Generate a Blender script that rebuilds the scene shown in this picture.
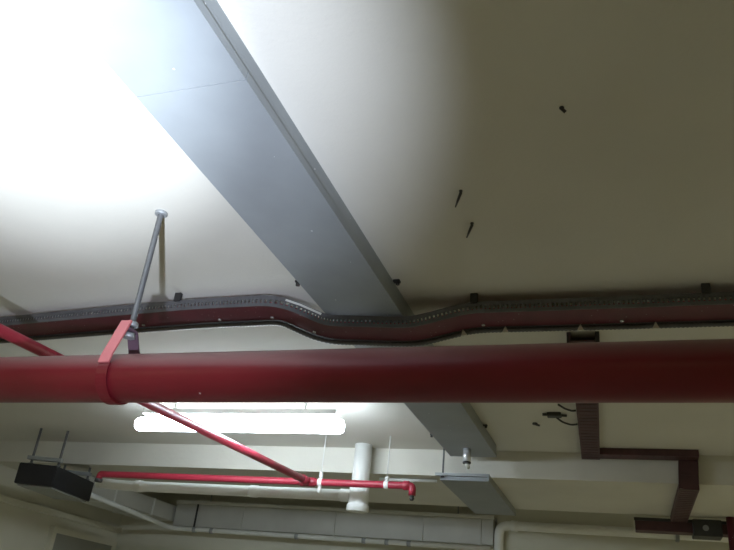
import bpy, bmesh, math, random
from mathutils import Vector, Matrix
random.seed(4)
for o in list(bpy.data.objects):
    bpy.data.objects.remove(o)
scene = bpy.context.scene
col = scene.collection
H = 1.55                       # eye height; all heights below are given relative to it
R = math.radians

# ------------------------------------------------------------------ camera
FPX, PITCH, ROLL, YAW = 730.0, 0.4615, 0.110, -0.366
fw = Vector((math.sin(YAW)*math.cos(PITCH), math.cos(YAW)*math.cos(PITCH), math.sin(PITCH)))
rt = Vector((math.cos(YAW), -math.sin(YAW), 0)); up = rt.cross(fw)
cr = math.cos(ROLL)*rt + math.sin(ROLL)*up
cu = -math.sin(ROLL)*rt + math.cos(ROLL)*up
cd = bpy.data.cameras.new('camera'); cam = bpy.data.objects.new('camera', cd); col.objects.link(cam)
M3 = Matrix((cr, cu, -fw)).transposed()
cam.matrix_world = Matrix.Translation((0, 0, H)) @ M3.to_4x4()
cd.sensor_fit = 'HORIZONTAL'; cd.sensor_width = 36; cd.lens = 36*FPX/734; cd.clip_start = 0.02
scene.camera = cam

# ------------------------------------------------------------------ world, exposure, lights
w = bpy.data.worlds.new('world'); scene.world = w; w.use_nodes = True
w.node_tree.nodes['Background'].inputs[0].default_value = (0.55, 0.53, 0.40, 1)
w.node_tree.nodes['Background'].inputs[1].default_value = 0.02
vs = scene.view_settings
vs.view_transform = 'Standard'; vs.look = 'None'; vs.exposure = 0.0; vs.gamma = 1.0
vs.use_curve_mapping = False

def area(name, loc, sx, sy, power, color):
    l = bpy.data.lights.new(name, 'AREA'); l.shape = 'RECTANGLE'; l.size = sx; l.size_y = sy
    l.energy = power; l.color = color
    o = bpy.data.objects.new(name, l); o.location = loc; col.objects.link(o)
# unseen warm lamps added around the garage as ambient fill, shining down
area('fill_lamp', (1.2, -2.2, H+0.93), 1.2, 0.12, 11, (1.0, 0.90, 0.44))
area('fill_lamp', (3.2, 1.6, H+0.93), 1.2, 0.12, 8, (1.0, 0.90, 0.42))
area('fill_lamp', (2.4, 5.28, H+0.93), 1.2, 0.12, 26, (1.0, 0.93, 0.62))
area('fill_lamp', (-3.3, -0.8, H+0.93), 1.2, 0.12, 17, (1.0, 0.92, 0.56))

def torch(name, target, angle, blend, power, color, radius=0.018):
    l = bpy.data.lights.new(name, 'SPOT'); l.energy = power; l.color = color
    l.spot_size = R(angle); l.spot_blend = blend; l.shadow_soft_size = radius
    o = bpy.data.objects.new(name, l); col.objects.link(o)
    o.location = (-0.16, -0.18, H-0.38)
    d = Vector(target) - o.location
    o.rotation_euler = d.to_track_quat('-Z', 'Y').to_euler()
# the photographer's hand torch: wide spill and the hot centre of its beam
torch('torch_spill', (-1.096, 0.911, H+1.0), 53, 0.9, 280, (0.74, 0.82, 1.0))
torch('torch_centre', (-1.17, 0.86, H+1.0), 32, 1.0, 600, (0.80, 0.89, 1.0))

# ------------------------------------------------------------------ materials
def mat(name, base, rough=0.6, metal=0.0, var=0.12, scale=6.0, bump=0.0, bscale=60, speck=None, spec=0.5, coat=0.0):
    m = bpy.data.materials.new(name); m.use_nodes = True
    nt = m.node_tree; N = nt.nodes; L = nt.links; b = N['Principled BSDF']
    b.inputs['Roughness'].default_value = rough; b.inputs['Metallic'].default_value = metal
    b.inputs['Specular IOR Level'].default_value = spec
    b.inputs['Coat Weight'].default_value = coat; b.inputs['Coat Roughness'].default_value = 0.25
    tc = N.new('ShaderNodeTexCoord')
    nz = N.new('ShaderNodeTexNoise'); nz.inputs['Scale'].default_value = scale; nz.inputs['Detail'].default_value = 6
    L.new(tc.outputs['Object'], nz.inputs['Vector'])
    rp = N.new('ShaderNodeValToRGB')
    c = Vector(base)
    rp.color_ramp.elements[0].position = 0.3; rp.color_ramp.elements[1].position = 0.7
    rp.color_ramp.elements[0].color = (*(c*(1-var)), 1); rp.color_ramp.elements[1].color = (*(c*(1+var*0.6)), 1)
    L.new(nz.outputs['Fac'], rp.inputs['Fac'])
    out = rp.outputs['Color']
    if speck:
        sc, size, scol = speck
        vo = N.new('ShaderNodeTexVoronoi'); vo.inputs['Scale'].default_value = sc
        L.new(tc.outputs['Object'], vo.inputs['Vector'])
        lt = N.new('ShaderNodeMath'); lt.operation = 'LESS_THAN'; lt.inputs[1].default_value = size
        L.new(vo.outputs['Distance'], lt.inputs[0])
        se = N.new('ShaderNodeSeparateColor'); L.new(vo.outputs['Color'], se.inputs[0])
        g = N.new('ShaderNodeMath'); g.operation = 'GREATER_THAN'; g.inputs[1].default_value = 0.6
        L.new(se.outputs[0], g.inputs[0])
        mu = N.new('ShaderNodeMath'); mu.operation = 'MULTIPLY'
        L.new(lt.outputs[0], mu.inputs[0]); L.new(g.outputs[0], mu.inputs[1])
        mx = N.new('ShaderNodeMix'); mx.data_type = 'RGBA'
        L.new(mu.outputs[0], mx.inputs['Factor']); L.new(out, mx.inputs['A'])
        mx.inputs['B'].default_value = (*scol, 1); out = mx.outputs['Result']
    L.new(out, b.inputs['Base Color'])
    if bump:
        n2 = N.new('ShaderNodeTexNoise'); n2.inputs['Scale'].default_value = bscale; n2.inputs['Detail'].default_value = 4
        L.new(tc.outputs['Object'], n2.inputs['Vector'])
        bp = N.new('ShaderNodeBump'); bp.inputs['Strength'].default_value = bump; bp.inputs['Distance'].default_value = 0.004
        L.new(n2.outputs['Fac'], bp.inputs['Height']); L.new(bp.outputs['Normal'], b.inputs['Normal'])
    return m

def glow(name, color, strength):
    m = bpy.data.materials.new(name); m.use_nodes = True
    b = m.node_tree.nodes['Principled BSDF']
    b.inputs['Base Color'].default_value = (0.9, 0.9, 0.9, 1)
    b.inputs['Emission Color'].default_value = (*color, 1)
    b.inputs['Emission Strength'].default_value = strength
    return m

MT = dict(
    plaster=mat('ceiling_paint', (0.66, 0.645, 0.58), 0.75, 0, 0.06, 1.6, 0.15, 90),
    beam=mat('beam_paint', (0.66, 0.645, 0.57), 0.75, 0, 0.08, 2.2, 0.15, 70),
    wall=mat('wall_paint', (0.66, 0.65, 0.55), 0.8, 0, 0.08, 1.8, 0.1, 60),
    floor=mat('concrete_floor', (0.55, 0.54, 0.49), 0.7, 0, 0.2, 3, 0.2, 40),
    galv=mat('galvanised_steel', (0.285, 0.31, 0.325), 0.5, 0.08, 0.10, 5, 0.04, 40, (22, 0.05, (0.8, 0.82, 0.84))),
    galv2=mat('dull_galvanised', (0.34, 0.36, 0.37), 0.5, 0.4, 0.15, 12),
    rail=mat('dusty_tray_rail', (0.14, 0.14, 0.15), 0.55, 0.2, 0.2, 14),
    rib=mat('ribbed_steel', (0.11, 0.11, 0.115), 0.4, 0.4, 0.2, 30),
    zinc=mat('threaded_zinc', (0.16, 0.165, 0.17), 0.45, 0.4, 0.15, 30),
    chrome=mat('bright_conduit', (0.75, 0.77, 0.8), 0.25, 0.35, 0.05, 10),
    red=mat('red_gloss_paint', (0.16, 0.011, 0.018), 0.38, 0, 0.14, 5, 0.05, 25, (11, 0.035, (0.6, 0.5, 0.5)), 0.3, 0.08),
    redthin=mat('red_pipe_paint', (0.34, 0.022, 0.045), 0.4, 0, 0.12, 8),
    maroon=mat('maroon_tray_paint', (0.105, 0.013, 0.024), 0.5, 0, 0.2, 14, 0, 60, (60, 0.10, (0.42, 0.4, 0.42))),
    brown=mat('oxide_brown_paint', (0.075, 0.03, 0.032), 0.55, 0, 0.25, 14),
    pinkred=mat('faded_red_paint', (0.58, 0.17, 0.18), 0.5, 0, 0.1, 14),
    purple=mat('dark_hanger_paint', (0.12, 0.07, 0.10), 0.5, 0.1, 0.2, 20),
    white=mat('white_plastic', (0.78, 0.79, 0.76), 0.4, 0, 0.04, 6),
    grey=mat('grey_duct', (0.50, 0.50, 0.46), 0.55, 0.1, 0.10, 3),
    pale=mat('pale_conduit', (0.66, 0.67, 0.64), 0.45, 0, 0.08, 6),
    black=mat('black_casing', (0.010, 0.011, 0.016), 0.45, 0, 0.2, 12),
    dark=mat('dark_steel', (0.05, 0.05, 0.05), 0.5, 0.3, 0.2, 18),
    putty=mat('old_putty', (0.62, 0.60, 0.52), 0.8, 0, 0.1, 20),
    panel=mat('grey_panel', (0.30, 0.31, 0.28), 0.6, 0, 0.08, 4),
    lamp=glow('lit_diffuser', (0.78, 0.89, 1.0), 44),
)

def dust_top(m, color, lo, hi, amount):
    """dust settled on the upward facing side"""
    nt = m.node_tree; N = nt.nodes; L = nt.links; b = N['Principled BSDF']
    src = b.inputs['Base Color'].links[0].from_socket
    g = N.new('ShaderNodeNewGeometry'); sx = N.new('ShaderNodeSeparateXYZ'); L.new(g.outputs['Normal'], sx.inputs[0])
    mr = N.new('ShaderNodeMapRange'); mr.inputs['From Min'].default_value = lo; mr.inputs['From Max'].default_value = hi
    mr.inputs['To Max'].default_value = amount; L.new(sx.outputs['Z'], mr.inputs['Value'])
    mx = N.new('ShaderNodeMix'); mx.data_type = 'RGBA'
    L.new(mr.outputs['Result'], mx.inputs['Factor']); L.new(src, mx.inputs['A']); mx.inputs['B'].default_value = (*color, 1)
    L.new(mx.outputs['Result'], b.inputs['Base Color'])
dust_top(MT['red'], (0.30, 0.22, 0.21), 0.05, 0.75, 0.42)

# ------------------------------------------------------------------ mesh helpers
class MB:
    def __init__(s): s.bm = bmesh.new()
    def box(s, a, b, bev=0.0):
        a = Vector(a); b = Vector(b)
        r = bmesh.ops.create_cube(s.bm, size=1.0)
        for v in r['verts']:
            v.co = Vector(((a[i]+b[i])/2 + v.co[i]*(b[i]-a[i]) for i in range(3)))
        if bev:
            es = list({e for v in r['verts'] for e in v.link_edges})
            bmesh.ops.bevel(s.bm, geom=es, offset=bev, segments=2, affect='EDGES', profile=0.5)
        return s
    def sweep(s, path, prof, closed=True, upv=(0, 0, 1), caps=True):
        """carry a closed (lateral, up) outline along a path"""
        P = [Vector(p) for p in path]; n = len(P); rings = []; U = Vector(upv)
        for i in range(n):
            t0 = (P[i]-P[i-1]).normalized() if i else None
            t1 = (P[i+1]-P[i]).normalized() if i < n-1 else None
            t = ((t0 or t1)+(t1 or t0)).normalized()
            k = 1.0
            if t0 and t1: k = 1/max(0.5, t.dot(t1))
            l = t.cross(U).normalized(); u = l.cross(t).normalized()
            rings.append([s.bm.verts.new(P[i]+l*a+u*(b*k)) for a, b in prof])
        m = len(prof)
        for i in range(n-1):
            for j in range(m):
                s.bm.faces.new((rings[i][j], rings[i][(j+1) % m], rings[i+1][(j+1) % m], rings[i+1][j]))
        if caps:
            s.bm.faces.new(rings[0][::-1]); s.bm.faces.new(rings[-1])
        return s
    def tube(s, path, r, seg=20, caps=True):
        P = [Vector(p) for p in path]; n = len(P); rings = []
        rad = r if isinstance(r, (list, tuple)) else [r]*n
        t = (P[1]-P[0]).normalized()
        a = t.orthogonal().normalized()
        for i in range(n):
            if 0 < i < n-1: tt = ((P[i]-P[i-1]).normalized()+(P[i+1]-P[i]).normalized())
            elif i == 0: tt = P[1]-P[0]
            else: tt = P[-1]-P[-2]
            if tt.length < 1e-7: tt = t
            tt.normalize()
            a = (a-tt*a.dot(tt)).normalized(); b = tt.cross(a); t = tt
            rings.append([s.bm.verts.new(P[i]+(a*math.cos(2*math.pi*j/seg)+b*math.sin(2*math.pi*j/seg))*rad[i]) for j in range(seg)])
        for i in range(n-1):
            for j in range(seg):
                f = s.bm.faces.new((rings[i][j], rings[i][(j+1) % seg], rings[i+1][(j+1) % seg], rings[i+1][j])); f.smooth = True
        if caps:
            s.bm.faces.new(rings[0][::-1]); s.bm.faces.new(rings[-1])
        return s
    def collar(s, a, d, length, r, seg=20, bev=0.15):
        a = Vector(a); d = Vector(d).normalized(); e = min(r*0.12, length*bev)
        return s.tube([a, a+d*e*0.01, a+d*e, a+d*(length-e), a+d*length*0.9999, a+d*length], [r-e, r-e, r, r, r-e, r-e], seg)
    def bolt(s, p, d, r=0.009, l=0.008):
        d = Vector(d).normalized(); p = Vector(p)
        return s.tube([p, p+d*l], r, 6)
    def orient(s, verts_from, M):
        s.bm.verts.ensure_lookup_table()
        for v in list(s.bm.verts)[verts_from:]: v.co = M @ v.co
        return s
    def build(s, name, m, parent=None, origin=None):
        bmesh.ops.recalc_face_normals(s.bm, faces=s.bm.faces)
        me = bpy.data.meshes.new(name)
        if parent: off = Vector(parent['_o'])
        elif origin: off = Vector(origin)
        else:
            vs_ = [v.co for v in s.bm.verts]
            off = Vector([(min(v[i] for v in vs_)+max(v[i] for v in vs_))/2 for i in range(3)])
        for v in s.bm.verts: v.co -= off
        s.bm.to_mesh(me); s.bm.free(); me.materials.append(MT[m])
        o = bpy.data.objects.new(name, me); col.objects.link(o)
        if parent:
            o.parent = parent
            o.location = (0, 0, 0)
        else:
            o.location = off + Vector((0, 0, H))
        o['_o'] = off[:]
        return o
def sub(name, mb, m, parent):
    """a sub-part: same origin as its part"""
    return mb.build(name, m, parent)
def thing(name, label, cat, loc, group=None):
    o = bpy.data.objects.new(name, None); col.objects.link(o)
    o.location = Vector(loc)+Vector((0, 0, H)); o['label'] = label; o['category'] = cat; o['_o'] = Vector(loc)[:]
    o.empty_display_size = 0.05
    if group: o['group'] = group
    return o
def tag(o, label, cat, group=None):
    o['label'] = label; o['category'] = cat
    if group: o['group'] = group
    return o
def struct(name, mb, m):
    o = mb.build(name, m); o['kind'] = 'structure'; return o
def fillet(pts, r, n=6):
    P = [Vector(p) for p in pts]; out = [P[0]]
    for i in range(1, len(P)-1):
        a = (P[i-1]-P[i]); b = (P[i+1]-P[i]); k = min(r, a.length*0.45, b.length*0.45)
        p0 = P[i]+a.normalized()*k; p1 = P[i]+b.normalized()*k
        for j in range(n+1):
            t = j/n; out.append(p0*(1-t)**2+P[i]*2*t*(1-t)+p1*t*t)
    out.append(P[-1]); return out
def resample(pts, step):
    P = [Vector(p) for p in pts]; out = [P[0].copy()]; left = step
    for a, b in zip(P, P[1:]):
        d = (b-a).length; pos = 0
        while d-pos >= left:
            pos += left; out.append(a.lerp(b, pos/d)); left = step
        left -= d-pos
    return out

# ------------------------------------------------------------------ structure
X0, X1, Y0, Y1 = -4.2, 4.6, -4.2, 5.64
SOF = 0.855
struct('ceiling', MB().box((X0-0.2, Y0-0.2, 1.0), (X1+0.2, Y1+0.2, 1.2)), 'plaster')
struct('floor', MB().box((X0-0.2, Y0-0.2, -H-0.2), (X1+0.2, Y1+0.2, -H)), 'floor')
struct('wall_left', MB().box((X0-0.2, Y0, -H), (X0, Y1, 1.0)), 'wall')
struct('wall_right', MB().box((X1, Y0, -H), (X1+0.2, Y1, 1.0)), 'wall')
struct('wall_back', MB().box((X0-0.2, Y0-0.2, -H), (X1+0.2, Y0, 1.0)), 'wall')
struct('wall_front', MB().box((X0-0.2, Y1, -H), (X1+0.2, Y1+0.2, 1.0)), 'wall')
struct('trim_1', MB().box((X0, 4.03, SOF), (X1, 4.96, 1.0)), 'beam')            # the deep ceiling beam
struct('trim_2', MB().box((-0.91, 5.56, -H), (X1, Y1, 1.0)), 'wall')            # wall return beyond the beam
struct('trim_3', MB().box((X0, 3.2, 0.615), (X0+0.035, Y1, 0.66), 0.004), 'wall')   # ledge along the left wall

# ------------------------------------------------------------------ flat cable trunking under the ceiling
DX0, DX1, DZ = -0.897, -0.647, 0.936
t = thing('cable_trunking', 'long flat grey sheet metal trunking running along the ceiling above the red cable tray', 'trunking', (-0.772, 1.6, 1.0))
MB().box((DX0+0.003, -1.2, DZ+0.003), (DX1-0.003, 3.90, 1.0)).build('body', 'galv', t)
for a, b in ((-1.2, -0.2), (-0.198, 0.928), (0.930, 2.278), (2.280, 3.902)):
    m = MB()
    m.sweep([(-0.772, a, DZ), (-0.772, b, DZ)],
            [(-0.125, -0.002), (0.125, -0.002), (0.1255, 0.018), (0.1225, 0.018), (0.1225, 0.002), (-0.1225, 0.002), (-0.1225, 0.018), (-0.1255, 0.018)])
    m.build('cover', 'galv', t)
for (x, y, s, z) in ((DX0, 1.80, -1, 0.948), (DX1, 1.925, 1, 0.997), (DX0, 3.52, -1, 0.948), (DX1, 3.49, 1, 0.990)):
    m = MB()
    m.box((min(x, x+s*0.020), y-0.009, z-0.003), (max(x, x+s*0.020), y+0.009, z+0.003))
    bk = m.build('bracket', 'dark', t)
    MB().bolt((x+s*0.013, y, z-0.002), (0, 0, -1), 0.007, 0.010).build('bolt', 'dark', bk)

# the short length under the beam
t = thing('cable_trunking', 'short flat grey trunking fixed under the beam, past the end of the long one', 'trunking', (-0.83, 4.45, SOF))
MB().box((-0.957, 3.955, 0.818), (-0.695, 4.97, SOF)).build('body', 'galv', t)
m = MB(); m.sweep([(-0.826, 3.945, 0.817), (-0.826, 4.975, 0.817)],
        [(-0.133, -0.002), (0.133, -0.002), (0.134, 0.020), (0.131, 0.020), (0.131, 0.002), (-0.131, 0.002), (-0.131, 0.020), (-0.134, 0.020)])
m.build('cover', 'galv', t)
MB().box((-0.985, 3.935, 0.838), (-0.69, 3.957, 0.852)).build('support_channel', 'galv2', t)

t = thing('conduit_stub', 'short bright metal conduit stub dropping from the end of the long trunking', 'conduit', (-0.772, 3.735, DZ))
SX, SY = -0.772, 3.735
MB().tube([(SX, SY, DZ-0.002), (SX, SY, 0.864)], 0.020, 24).build('tube', 'chrome', t)
MB().collar((SX, SY, 0.868), (0, 0, -1), 0.010, 0.0215, 24).build('bushing', 'dark', t)
MB().tube([(SX, SY, 0.860), (SX+0.002, SY+0.01, 0.848), (SX+0.007, SY+0.02, 0.842)], 0.009, 12).build('cable', 'white', t)

t = thing('hanger_rod', 'thin vertical steel rod just left of the bright conduit stub', 'rod', (-0.945, 3.945, 1.0))
MB().tube([(-0.945, 3.945, 1.0), (-0.945, 3.945, 0.842)], 0.005, 8).build('rod', 'zinc', t)
MB().bolt((-0.945, 3.945, 0.838), (0, 0, -1), 0.010, 0.008).build('nut', 'dark', t)

# ------------------------------------------------------------------ big red main pipe and its hanger
PY, PZ, PR = 1.436, 0.5165, 0.0595
t = thing('fire_main_pipe', 'thick glossy red pipe crossing the whole view below the cable tray', 'pipe', (-0.8, PY, PZ))
MB().tube([(-4.19, PY, PZ), (3.4, PY, PZ)], PR, 64).build('pipe', 'red', t)
for x in (-2.6, 1.1):
    MB().collar((x, PY, PZ), (1, 0, 0), 0.10, PR+0.009, 48).build('coupling', 'red', t)

HX = -1.177
t = thing('pipe_hanger', 'threaded rod hanger with faded red clamp legs holding the thick red pipe', 'hanger', (HX, PY, 1.0))
MB().collar((HX, PY, 1.0), (0, 0, -1), 0.010, 0.017, 20).build('ceiling_anchor', 'galv2', t)
m = MB(); zz = [0.992-i*0.0022 for i in range(int((0.992-0.645)/0.0022))]
m.tube([(HX, PY, z) for z in zz], [0.0085 if i % 2 else 0.0068 for i in range(len(zz))], 12)
m.build('threaded_rod', 'zinc', t)
m = MB(); m.bolt((HX, PY, 0.655), (0, 0, 1), 0.016, 0.012); m.bolt((HX, PY, 0.636), (0, 0, -1), 0.016, 0.012); m.build('nut', 'galv2', t)
# clamp: a faded front strap, a dark rear strap and the painted band round the pipe
def strap(pts, hw, mm, name):
    P = [Vector((HX, PY+y, z)) for y, z in pts]; m = MB(); prev = None
    for i, p in enumerate(P):
        tg = (P[min(i+1, len(P)-1)]-P[max(i-1, 0)]).normalized()
        nrm = Vector((1, 0, 0)).cross(tg).normalized()*0.0025; xx = Vector((hw, 0, 0))
        ring = [m.bm.verts.new(p+a*xx+b*nrm) for a, b in ((-1, -1), (1, -1), (1, 1), (-1, 1))]
        if prev:
            for j in range(4): m.bm.faces.new((prev[j], prev[(j+1) % 4], ring[(j+1) % 4], ring[j]))
        else: m.bm.faces.new(ring)
        prev = ring
    m.bm.faces.new(prev[::-1])
    return m.build(name, mm, t)
f1 = strap([(-0.022, 0.662), (-0.060, 0.560), (-0.0655, 0.535)], 0.0155, 'pinkred', 'clamp_strap'); f1['label'] = 'faded red front strap'
f2 = strap([(0.012, 0.640), (0.040, 0.590), (0.0625, 0.540)], 0.0155, 'purple', 'clamp_strap'); f2['label'] = 'dark rear strap'
MB().box((HX-0.014, PY-0.028, 0.640), (HX+0.014, PY+0.016, 0.646), 0.001).build('top_plate', 'purple', t)
strap([(0.0625*math.cos(a), PZ+0.0625*math.sin(a)) for a in [math.pi*0.90+math.pi*1.2*k/24 for k in range(25)]], 0.0155, 'red', 'pipe_band')

# ------------------------------------------------------------------ red cable tray with a dip under the trunking
def tray_path():
    p = [(-4.19, 2.20, 0.935), (-3.0, 2.125, 0.935), (-2.3, 2.065, 0.935), (-2.0, 2.040, 0.935), (-1.65, 2.012, 0.935), (-1.35, 1.992, 0.935),
         (-1.055, 1.990, 0.935), (-0.915, 2.055, 0.886), (-0.62, 2.100, 0.886), (-0.44, 2.112, 0.935), (-0.05, 2.118, 0.935), (0.75, 2.122, 0.935), (3.4, 2.13, 0.935)]
    return fillet(p, 0.05, 4)
TP = tray_path()
t = thing('cable_tray', 'long dark red cable tray with slotted grey rails, dipping beneath the flat trunking', 'cable tray', (-0.8, 2.05, 0.95))
HW = 0.066
MB().sweep(TP, [(-HW+0.004, 0), (HW-0.004, 0), (HW-0.004, 0.003), (-HW+0.004, 0.003)]).build('tray_floor', 'maroon', t)
m = MB()   # near rail: solid lower band, slots, top band
m.sweep(TP, [(HW-0.003, 0), (HW, 0), (HW, 0.012), (HW-0.003, 0.012)])
m.sweep(TP, [(HW-0.003, 0.024), (HW, 0.024), (HW, 0.038), (HW-0.014, 0.038), (HW-0.014, 0.036), (HW-0.003, 0.036)])
rs = resample(TP, 0.0135)
for i in range(1, len(rs)-1):
    tg = (rs[i+1]-rs[i-1]).normalized()
    m.sweep([rs[i]-tg*0.004, rs[i]+tg*0.004], [(HW-0.003, 0.010), (HW, 0.010), (HW, 0.029), (HW-0.003, 0.026)])
m.build('side_rail', 'rail', t)
m = MB()
m.sweep(TP, [(-HW, -0.001), (-HW+0.022, -0.001), (-HW+0.022, 0.001), (-HW+0.003, 0.001), (-HW+0.003, 0.038), (-HW, 0.038)])
m.build('side_rail', 'rail', t)
# ribbed conduit lying along the far edge underneath and the red cables on the floor
m = MB(); fp = resample(TP, 0.006); q = []; rr = []
for i in range(1, len(fp)-1):
    tg = (fp[i+1]-fp[i-1]).normalized(); l = tg.cross(Vector((0, 0, 1))).normalized(); u = l.cross(tg)
    q.append(fp[i]-l*(HW-0.012)-u*0.009); rr.append(0.0085 if i % 2 else 0.0068)
m.tube(q, rr, 10); m.build('ribbed_conduit', 'rib', t)
for k, off in enumerate((-0.030, -0.006, 0.018, 0.042)):
    m = MB(); q = []
    for i in range(0, len(fp), 4):
        a = fp[max(i-1, 0)]; b = fp[min(i+1, len(fp)-1)]
        tg = (b-a).normalized(); l = tg.cross(Vector((0, 0, 1))).normalized(); u = l.cross(tg)
        q.append(fp[i]+l*off+u*0.0145)
    m.tube(q, 0.011, 10); m.build('cable', 'redthin', t)
# small pale tabs on the far edge, and bolt heads
def on_tray(x, lat, upo):
    best = min(range(1, len(rs)-1), key=lambda i: abs(rs[i].x-x))
    tg = (rs[best+1]-rs[best-1]).normalized(); l = tg.cross(Vector((0, 0, 1))).normalized(); u = l.cross(tg)
    return rs[best]+l*lat+u*upo, tg, l, u
for x in (-0.475, -0.335, -0.112, 0.105):
    p, tg, l, u = on_tray(x, -HW+0.030, -0.006)
    m = MB()
    A = [p-tg*0.010-u*0.016, p+tg*0.010-u*0.016, p+u*0.006]
    f = [m.bm.verts.new(a-l*0.004) for a in A]; g = [m.bm.verts.new(a-l*0.007) for a in A]
    m.bm.faces.new(f); m.bm.faces.new(g[::-1])
    for j in range(3): m.bm.faces.new((f[j], f[(j+1) % 3], g[(j+1) % 3], g[j]))
    m.build('fixing_tab', 'putty', t)
for x in (-1.09, -1.30, -0.95, -0.40, 0.02, -1.62):
    p, tg, l, u = on_tray(x, 0.02-HW, -0.0005)
    MB().bolt(p+l*0.022, -u, 0.006, 0.004).build('bolt', 'chrome', t)
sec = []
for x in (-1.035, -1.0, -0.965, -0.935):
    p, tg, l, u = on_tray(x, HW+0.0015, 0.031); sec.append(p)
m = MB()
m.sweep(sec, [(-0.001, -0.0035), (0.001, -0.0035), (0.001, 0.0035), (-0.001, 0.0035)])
m.build('bright_strip', 'white', t)['label'] = 'bright strip on the sloping rail'  # added white strip that draws a bright line along the sloping rail
for x in (-1.42, -0.42, 0.25, 1.4, -2.6):       # ceiling fixings
    p, tg, l, u = on_tray(x, HW, 0.038)
    m = MB(); m.box((p.x-0.012, p.y-0.008, p.z-0.004), (p.x+0.012, p.y+0.006, 1.0), 0.002)
    m.build('ceiling_bracket', 'dark', t)

# ------------------------------------------------------------------ brown branch tray that follows ceiling, beam face and soffit
t = thing('branch_tray', 'narrow dark brown cable tray stepping across the ceiling and down the beam', 'cable tray', (-0.13, 3.2, 1.0))
W2 = 0.046
def channel(path, upv, name='tray_section', mm='brown'):
    m = MB()
    m.sweep(path, [(-W2, -0.034), (W2, -0.034), (W2, 0), (W2-0.003, 0), (W2-0.003, -0.031), (-W2+0.003, -0.031), (-W2+0.003, 0), (-W2, 0)], upv=upv)
    L = (Vector(path[-1])-Vector(path[0])).length; d = (Vector(path[-1])-Vector(path[0])).normalized(); U = Vector(upv); l = d.cross(U).normalized()
    n = int(L/0.05)
    for i in range(1, n):                               # raised ribs between the perforations
        p = Vector(path[0])+d*(L*i/n)
        m.sweep([p-d*0.004, p+d*0.004], [(-W2+0.008, -0.036), (W2-0.008, -0.036), (W2-0.008, -0.034), (-W2+0.008, -0.034)], upv=upv)
    return m.build(name, mm, t)
channel([(-0.112, 2.375, 0.999), (-0.172, 4.028, 0.999)], (0, 0, 1))
channel([(-0.126, 3.960, 0.999), (0.345, 3.960, 0.999)], (0, 0, 1))
channel([(0.300, 4.029, 0.965), (0.290, 4.029, 0.822)], (0, 1, 0))
channel([(0.292, 3.995, SOF-0.001), (0.285, 4.955, SOF-0.001)], (0, 0, 1))
for (x, y) in ((-0.158, 2.39), (-0.066, 2.39)):
    MB().box((x-0.007, y-0.014, 0.955), (x+0.007, y+0.012, 1.0)).build('end_bracket', 'dark', t)

t = thing('tray_run', 'dark brown boxed tray running right along the far edge of the beam', 'cable tray', (0.45, 5.0, 0.83))
m = MB(); m.box((0.035, 4.965, 0.765), (1.9, 5.075, 0.835), 0.004); m.build('body', 'brown', t)
m = MB(); m.box((0.030, 4.958, 0.822), (1.9, 5.08, 0.840)); m.build('lid', 'dark', t)
MB().box((0.026, 4.962, 0.770), (0.034, 5.07, 0.822)).build('end_cap', 'putty', t)
m = MB(); m.box((0.36, 4.935, 0.745), (0.52, 5.085, 0.842), 0.006); m.build('junction_box', 'dark', t)
m = MB(); m.collar((0.43, 4.936, 0.792), (0, -1, 0), 0.006, 0.017, 16); m.build('cover_disc', 'galv2', t)
tag(MB().tube([(0.565, 4.90, SOF-0.001), (0.565, 4.90, -H)], 0.024, 20).build('drop_pipe', 'maroon'),
    'vertical dark red pipe at the right edge, dropping in front of the boxed tray', 'pipe')

# ------------------------------------------------------------------ cable loops and little ceiling fixings
t = thing('cable_fitting', 'small dark fitting with two looping cables beside the brown branch tray', 'fitting', (-0.298, 3.31, 1.0))
m = MB(); n0 = 0
m.box((-0.325, 3.292, 0.982), (-0.262, 3.335, 1.0), 0.004); m.tube([(-0.345, 3.31, 0.992), (-0.325, 3.312, 0.992)], 0.006, 10); m.tube([(-0.262, 3.316, 0.99), (-0.238, 3.32, 0.99)], 0.006, 10)
m.build('box', 'dark', t)
for pts in ([(-0.29, 3.335, 0.990), (-0.262, 3.385, 0.978), (-0.225, 3.405, 0.972), (-0.197, 3.405, 0.976)],
            [(-0.262, 3.16, 0.992), (-0.235, 3.185, 0.980), (-0.207, 3.195, 0.974), (-0.190, 3.195, 0.976)]):
    MB().tube(fillet(pts, 0.05), 0.0045, 8).build('cable', 'dark', t)
def nail(x, y, dx, dy, ln, label):
    m = MB()
    m.collar((x, y, 1.0), (0, 0, -1), 0.003, 0.0045, 10)
    m.tube([(x, y, 0.998), (x, y, 0.992), (x+dx*ln*0.5, y+dy*ln*0.5, 0.990), (x+dx*ln, y+dy*ln, 0.986)], [0.0035, 0.004, 0.0035, 0.002], 8)
    tag(m.build('bent_nail', 'dark'), label, 'nail', 'bent nails in the ceiling')
nail(-0.343, 1.468, -0.42, 0.9, 0.055, 'upper one of two bent nails in the middle of the ceiling')
nail(-0.345, 1.622, -0.42, 0.9, 0.055, 'lower one of two bent nails, nearer the red cable tray')
m = MB(); m.collar((-0.082, 1.205, 1.0), (0, 0, -1), 0.004, 0.005, 10); m.tube([(-0.082, 1.205, 0.996), (-0.075, 1.21, 0.990)], 0.0035, 8)
tag(m.build('screw_plug', 'dark'), 'tiny dark screw in the bare ceiling at upper right', 'screw')
m = MB(); m.collar((-0.397, 3.475, 1.0), (0, 0, -1), 0.008, 0.013, 10); m.tube([(-0.397, 3.475, 0.994), (-0.375, 3.478, 0.988)], 0.005, 8)
tag(m.build('screw_plug', 'dark'), 'small dark screw on the ceiling between the trunking and the cable fitting', 'screw')

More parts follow.
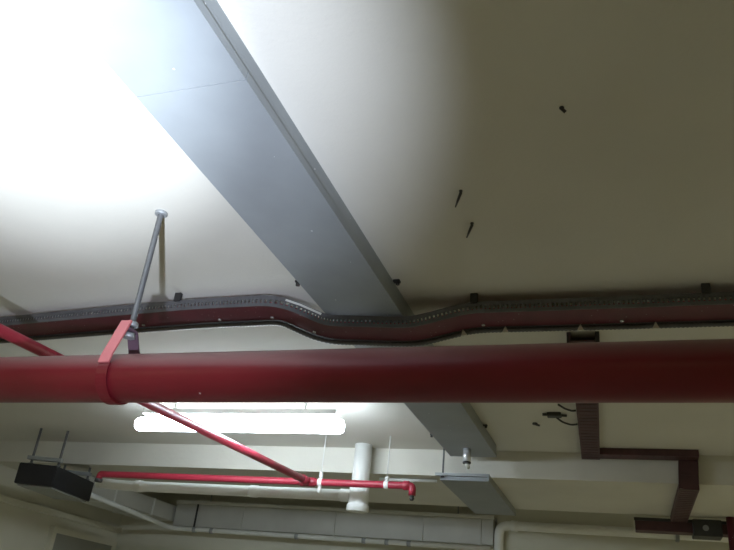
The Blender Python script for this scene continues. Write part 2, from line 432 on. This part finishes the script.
# ------------------------------------------------------------------ fluorescent lamp
t = thing('fluorescent_lamp', 'lit white fluorescent ceiling lamp seen below the thick red pipe', 'lamp', (-1.785, 3.10, 1.0))
LZ, LY, LA, LB = 0.868, 3.10, -2.345, -1.225
hs = MB().box((LA+0.03, LY-0.028, LZ+0.046), (LB-0.03, LY+0.028, LZ+0.076), 0.006).build('housing', 'white', t)
MB().tube([(LA, LY, LZ), (LA+0.002, LY, LZ), (LA+0.015, LY, LZ), (LB-0.015, LY, LZ), (LB-0.002, LY, LZ), (LB, LY, LZ)], [0.020, 0.030, 0.034, 0.034, 0.030, 0.020], 24).build('diffuser', 'lamp', t)
for x in (LA+0.10, (LA+LB)/2, LB-0.10):
    MB().box((x-0.012, LY-0.018, LZ+0.030), (x+0.012, LY+0.018, LZ+0.048)).build('lamp_clip', 'white', hs)
for x in (LA+0.2, LB-0.2):
    MB().tube([(x, LY, LZ+0.070), (x, LY, 1.0)], 0.005, 8).build('hanger_rod', 'white', t)

# ------------------------------------------------------------------ thin red pipes
RZ, RY, RR = 0.739, 3.75, 0.019
t = thing('branch_pipe', 'thin red pipe slanting past the fluorescent lamp and over the thick red pipe', 'pipe', (-1.72, 2.7, RZ))
d = (Vector((-1.647, RY, RZ))-Vector((-1.800, 1.609, RZ))).normalized()
pA = Vector((-1.800, 1.609, RZ))-d*2.2
MB().tube([pA, Vector((-1.647, RY-0.02, RZ))], RR, 24).build('pipe', 'redthin', t)
MB().collar(Vector((-1.647, RY, RZ))-d*0.075, d, 0.052, RR+0.006, 20).build('coupling', 'redthin', t)
t = thing('sprinkler_pipe', 'thin red horizontal pipe under the beam ending in a sprinkler drop', 'pipe', (-2.0, RY, RZ))
MB().tube(fillet([(-3.02, RY, RZ-0.03), (-3.02, RY, RZ), (-1.055, RY, RZ), (-1.055, RY, RZ-0.05)], 0.02), RR, 24).build('pipe', 'redthin', t)
m = MB(); m.collar((-1.69, RY, RZ), (1, 0, 0), 0.086, RR+0.006, 20); m.build('tee', 'redthin', t)
m = MB(); m.collar((-1.105, RY, RZ), (1, 0, 0), 0.034, RR+0.005, 20); m.build('elbow', 'redthin', t)
m = MB(); m.tube([(-1.055, RY, RZ-0.048), (-1.055, RY, RZ-0.060), (-1.055, RY, RZ-0.064), (-1.055, RY, RZ-0.075)], [0.012, 0.010, 0.014, 0.008], 12); m.build('sprinkler_head', 'dark', t)
m = MB(); m.collar((-3.02, RY, RZ-0.028), (0, 0, -1), 0.02, RR+0.004, 16); m.build('end_plug', 'dark', t)
for x, lab, top, bot in ((-1.575, 'white strap hanger on the thin red pipe, just left of the white standing pipe', RZ+0.055, RZ-0.055), (-1.198, 'white strap hanger on the thin red pipe near its sprinkler end', RZ+0.04, RZ-0.024)):
    h = thing('strap_hanger', lab, 'hanger', (x, RY, top), 'white pipe hangers')
    MB().collar((x-0.012, RY, RZ), (1, 0, 0), 0.024, RR+0.003, 20).build('ring', 'white', h)
    MB().tube([(x, RY, top), (x, RY, RZ+RR)], 0.011, 12).build('strap', 'white', h)
    MB().tube([(x, RY, 1.0), (x, RY, top-0.004)], 0.003, 8).build('rod', 'pale', h)
    if bot < RZ-0.03: MB().tube([(x, RY, RZ-RR), (x, RY, bot)], 0.010, 12).build('tail', 'white', h)

# ------------------------------------------------------------------ white drain pipes
WX, WY = -1.419, 3.955
t = thing('drain_pipe', 'white plastic drain pipe dropping from the ceiling with a long side arm', 'pipe', (WX, WY, 1.0))
MB().tube([(WX, WY, 1.0), (WX, WY, 0.65)], 0.050, 28).build('riser', 'white', t)
MB().collar((WX, WY, 0.790), (0, 0, -1), 0.125, 0.056, 28).build('sleeve', 'white', t)
MB().collar((WX, WY, 0.668), (0, 0, -1), 0.040, 0.062, 28).build('foot_flange', 'white', t)
MB().tube(fillet([(WX-0.04, WY, 0.714), (-3.0, WY, 0.714), (-3.17, WY-0.02, 0.722)], 0.05), 0.031, 24).build('side_arm', 'white', t)
for x in (-2.9, -2.1, -1.53):
    MB().collar((x, WY, 0.714), (1, 0, 0), 0.055, 0.035, 24).build('coupling', 'white', t)
tag(MB().tube([(-1.36, 4.12, SOF-0.012), (-1.02, 4.12, SOF-0.012)], 0.009, 12).build('thin_conduit', 'pale'),
    'thin pale conduit under the beam, running from the white drain pipe towards the short trunking', 'conduit')
t = thing('wall_pipe', 'white pipe along the top of the pale wall beyond the beam', 'pipe', (0.5, 5.5, 0.82))
MB().tube(fillet([(-0.885, 5.50, -H), (-0.885, 5.50, 0.83), (3.5, 5.50, 0.83)], 0.07, 8), 0.032, 24).build('pipe', 'white', t)
MB().collar((-0.80, 5.50, 0.83), (1, 0, 0), 0.05, 0.037, 24).build('coupling', 'white', t)
for x in (0.3, 1.4): MB().box((x-0.012, 5.46, 0.79), (x+0.012, 5.56, 0.868), 0.004).build('wall_clip', 'galv2', t)

# ------------------------------------------------------------------ ventilation ducts and conduits at the back
t = thing('air_duct', 'wide grey rectangular air duct beyond the beam, running left to right', 'duct', (-2.1, 5.7, 0.8))
MB().box((-3.58, 5.50, 0.690), (-0.925, 5.625, 0.880), 0.004).build('body', 'grey', t)
m = MB(); m.box((-3.58, 5.485, 0.868), (-0.92, 5.64, 0.892)); m.build('top_flange', 'pale', t)
for x in (-2.95, -2.15, -1.45, -1.02):
    MB().box((x-0.008, 5.490, 0.685), (x+0.008, 5.63, 0.87)).build('joint_flange', 'grey', t)
for x in (-3.3, -1.2):
    MB().tube([(x, 5.56, 1.0), (x, 5.56, 0.885)], 0.005, 8).build('hanger_rod', 'galv2', t)
t = thing('branch_duct', 'grey branch duct running away at far left behind the black box', 'duct', (-3.78, 5.0, 0.8))
MB().box((-3.96, 4.36, 0.725), (-3.60, 5.56, 0.850), 0.004).build('body', 'grey', t)
for y in (4.7, 5.2): MB().box((-3.965, y-0.008, 0.720), (-3.595, y+0.008, 0.853)).build('joint_flange', 'pale', t)
t = thing('conduit_run', 'pale conduit with couplings bending round under the grey air duct', 'conduit', (-2.5, 5.46, 0.66))
MB().tube(fillet([(-3.572, 4.36, 0.722), (-3.572, 5.466, 0.665), (-0.94, 5.466, 0.660)], 0.09, 8), 0.017, 16).build('conduit', 'pale', t)
for x in (-3.36, -3.2, -2.45, -1.9, -1.72, -1.55): MB().collar((x, 5.466, 0.661), (1, 0, 0), 0.03, 0.022, 16).build('coupling', 'galv2', t)
MB().tube([(-3.36, 5.474, 0.864), (-3.36, 5.474, 0.665)], 0.008, 10).build('riser', 'dark', t)

# ------------------------------------------------------------------ black box at left
BX = thing('ventilation_box', 'black box hanging on rods in front of the beam at far left', 'box', (-3.45, 3.9, 0.77))
bx = Vector((-3.31, 3.70, 0)); ex = Vector((-0.225, -0.075, 0)); ey = Vector((-0.10, 0.50, 0))
def prism(m, c, ex, ey, z0, z1):
    lo = [m.bm.verts.new(c+a*ex+b*ey+Vector((0, 0, z0))) for a, b in ((0, 0), (1, 0), (1, 1), (0, 1))]
    hi = [m.bm.verts.new(v.co+Vector((0, 0, z1-z0))) for v in lo]
    m.bm.faces.new(lo); m.bm.faces.new(hi[::-1])
    for j in range(4): m.bm.faces.new((lo[j], lo[(j+1) % 4], hi[(j+1) % 4], hi[j]))
m = MB(); prism(m, bx, ex, ey, 0.643, 0.768); bmesh.ops.bevel(m.bm, geom=list(m.bm.edges), offset=0.004, segments=2, affect='EDGES'); m.build('casing', 'black', BX)
m = MB(); prism(m, bx+ex*0.05+ey*0.05, ex*0.9, ey*0.9, 0.634, 0.644); m.build('base_panel', 'panel', BX)
for a, b in ((0.12, 0.12), (0.85, 0.12), (0.12, 0.9), (0.85, 0.9)):
    p = bx+ex*a+ey*b; top = 1.0 if p.y < 4.03 else SOF
    m = MB(); m.tube([(p.x, p.y, 0.765), (p.x, p.y, top)], 0.008, 10); m.bolt((p.x, p.y, 0.768), (0, 0, 1), 0.016, 0.012); m.build('hanger_rod', 'zinc', BX)
for k in (0.08, 0.86):
    m = MB(); prism(m, bx+ex*0.05+ey*k, ex*0.9, ey*0.06, 0.80, 0.822); m.build('cross_rail', 'galv2', BX)

# ------------------------------------------------------------------ wall panel
t = thing('wall_panel', 'flat grey framed panel on the left wall below the branch duct', 'panel', (X0, 5.27, 0.3))
MB().box((X0, 4.84, -0.35), (X0+0.03, 5.56, 0.52), 0.004).build('board', 'panel', t)
m = MB()
m.box((X0, 4.80, 0.50), (X0+0.045, 5.60, 0.54)); m.box((X0, 4.80, -0.39), (X0+0.045, 4.84, 0.5)); m.box((X0, 5.56, -0.39), (X0+0.045, 5.60, 0.5)); m.box((X0, 4.84, -0.39), (X0+0.045, 5.56, -0.35))
m.build('frame', 'wall', t)

for o in bpy.data.objects:
    if '_o' in o: del o['_o']
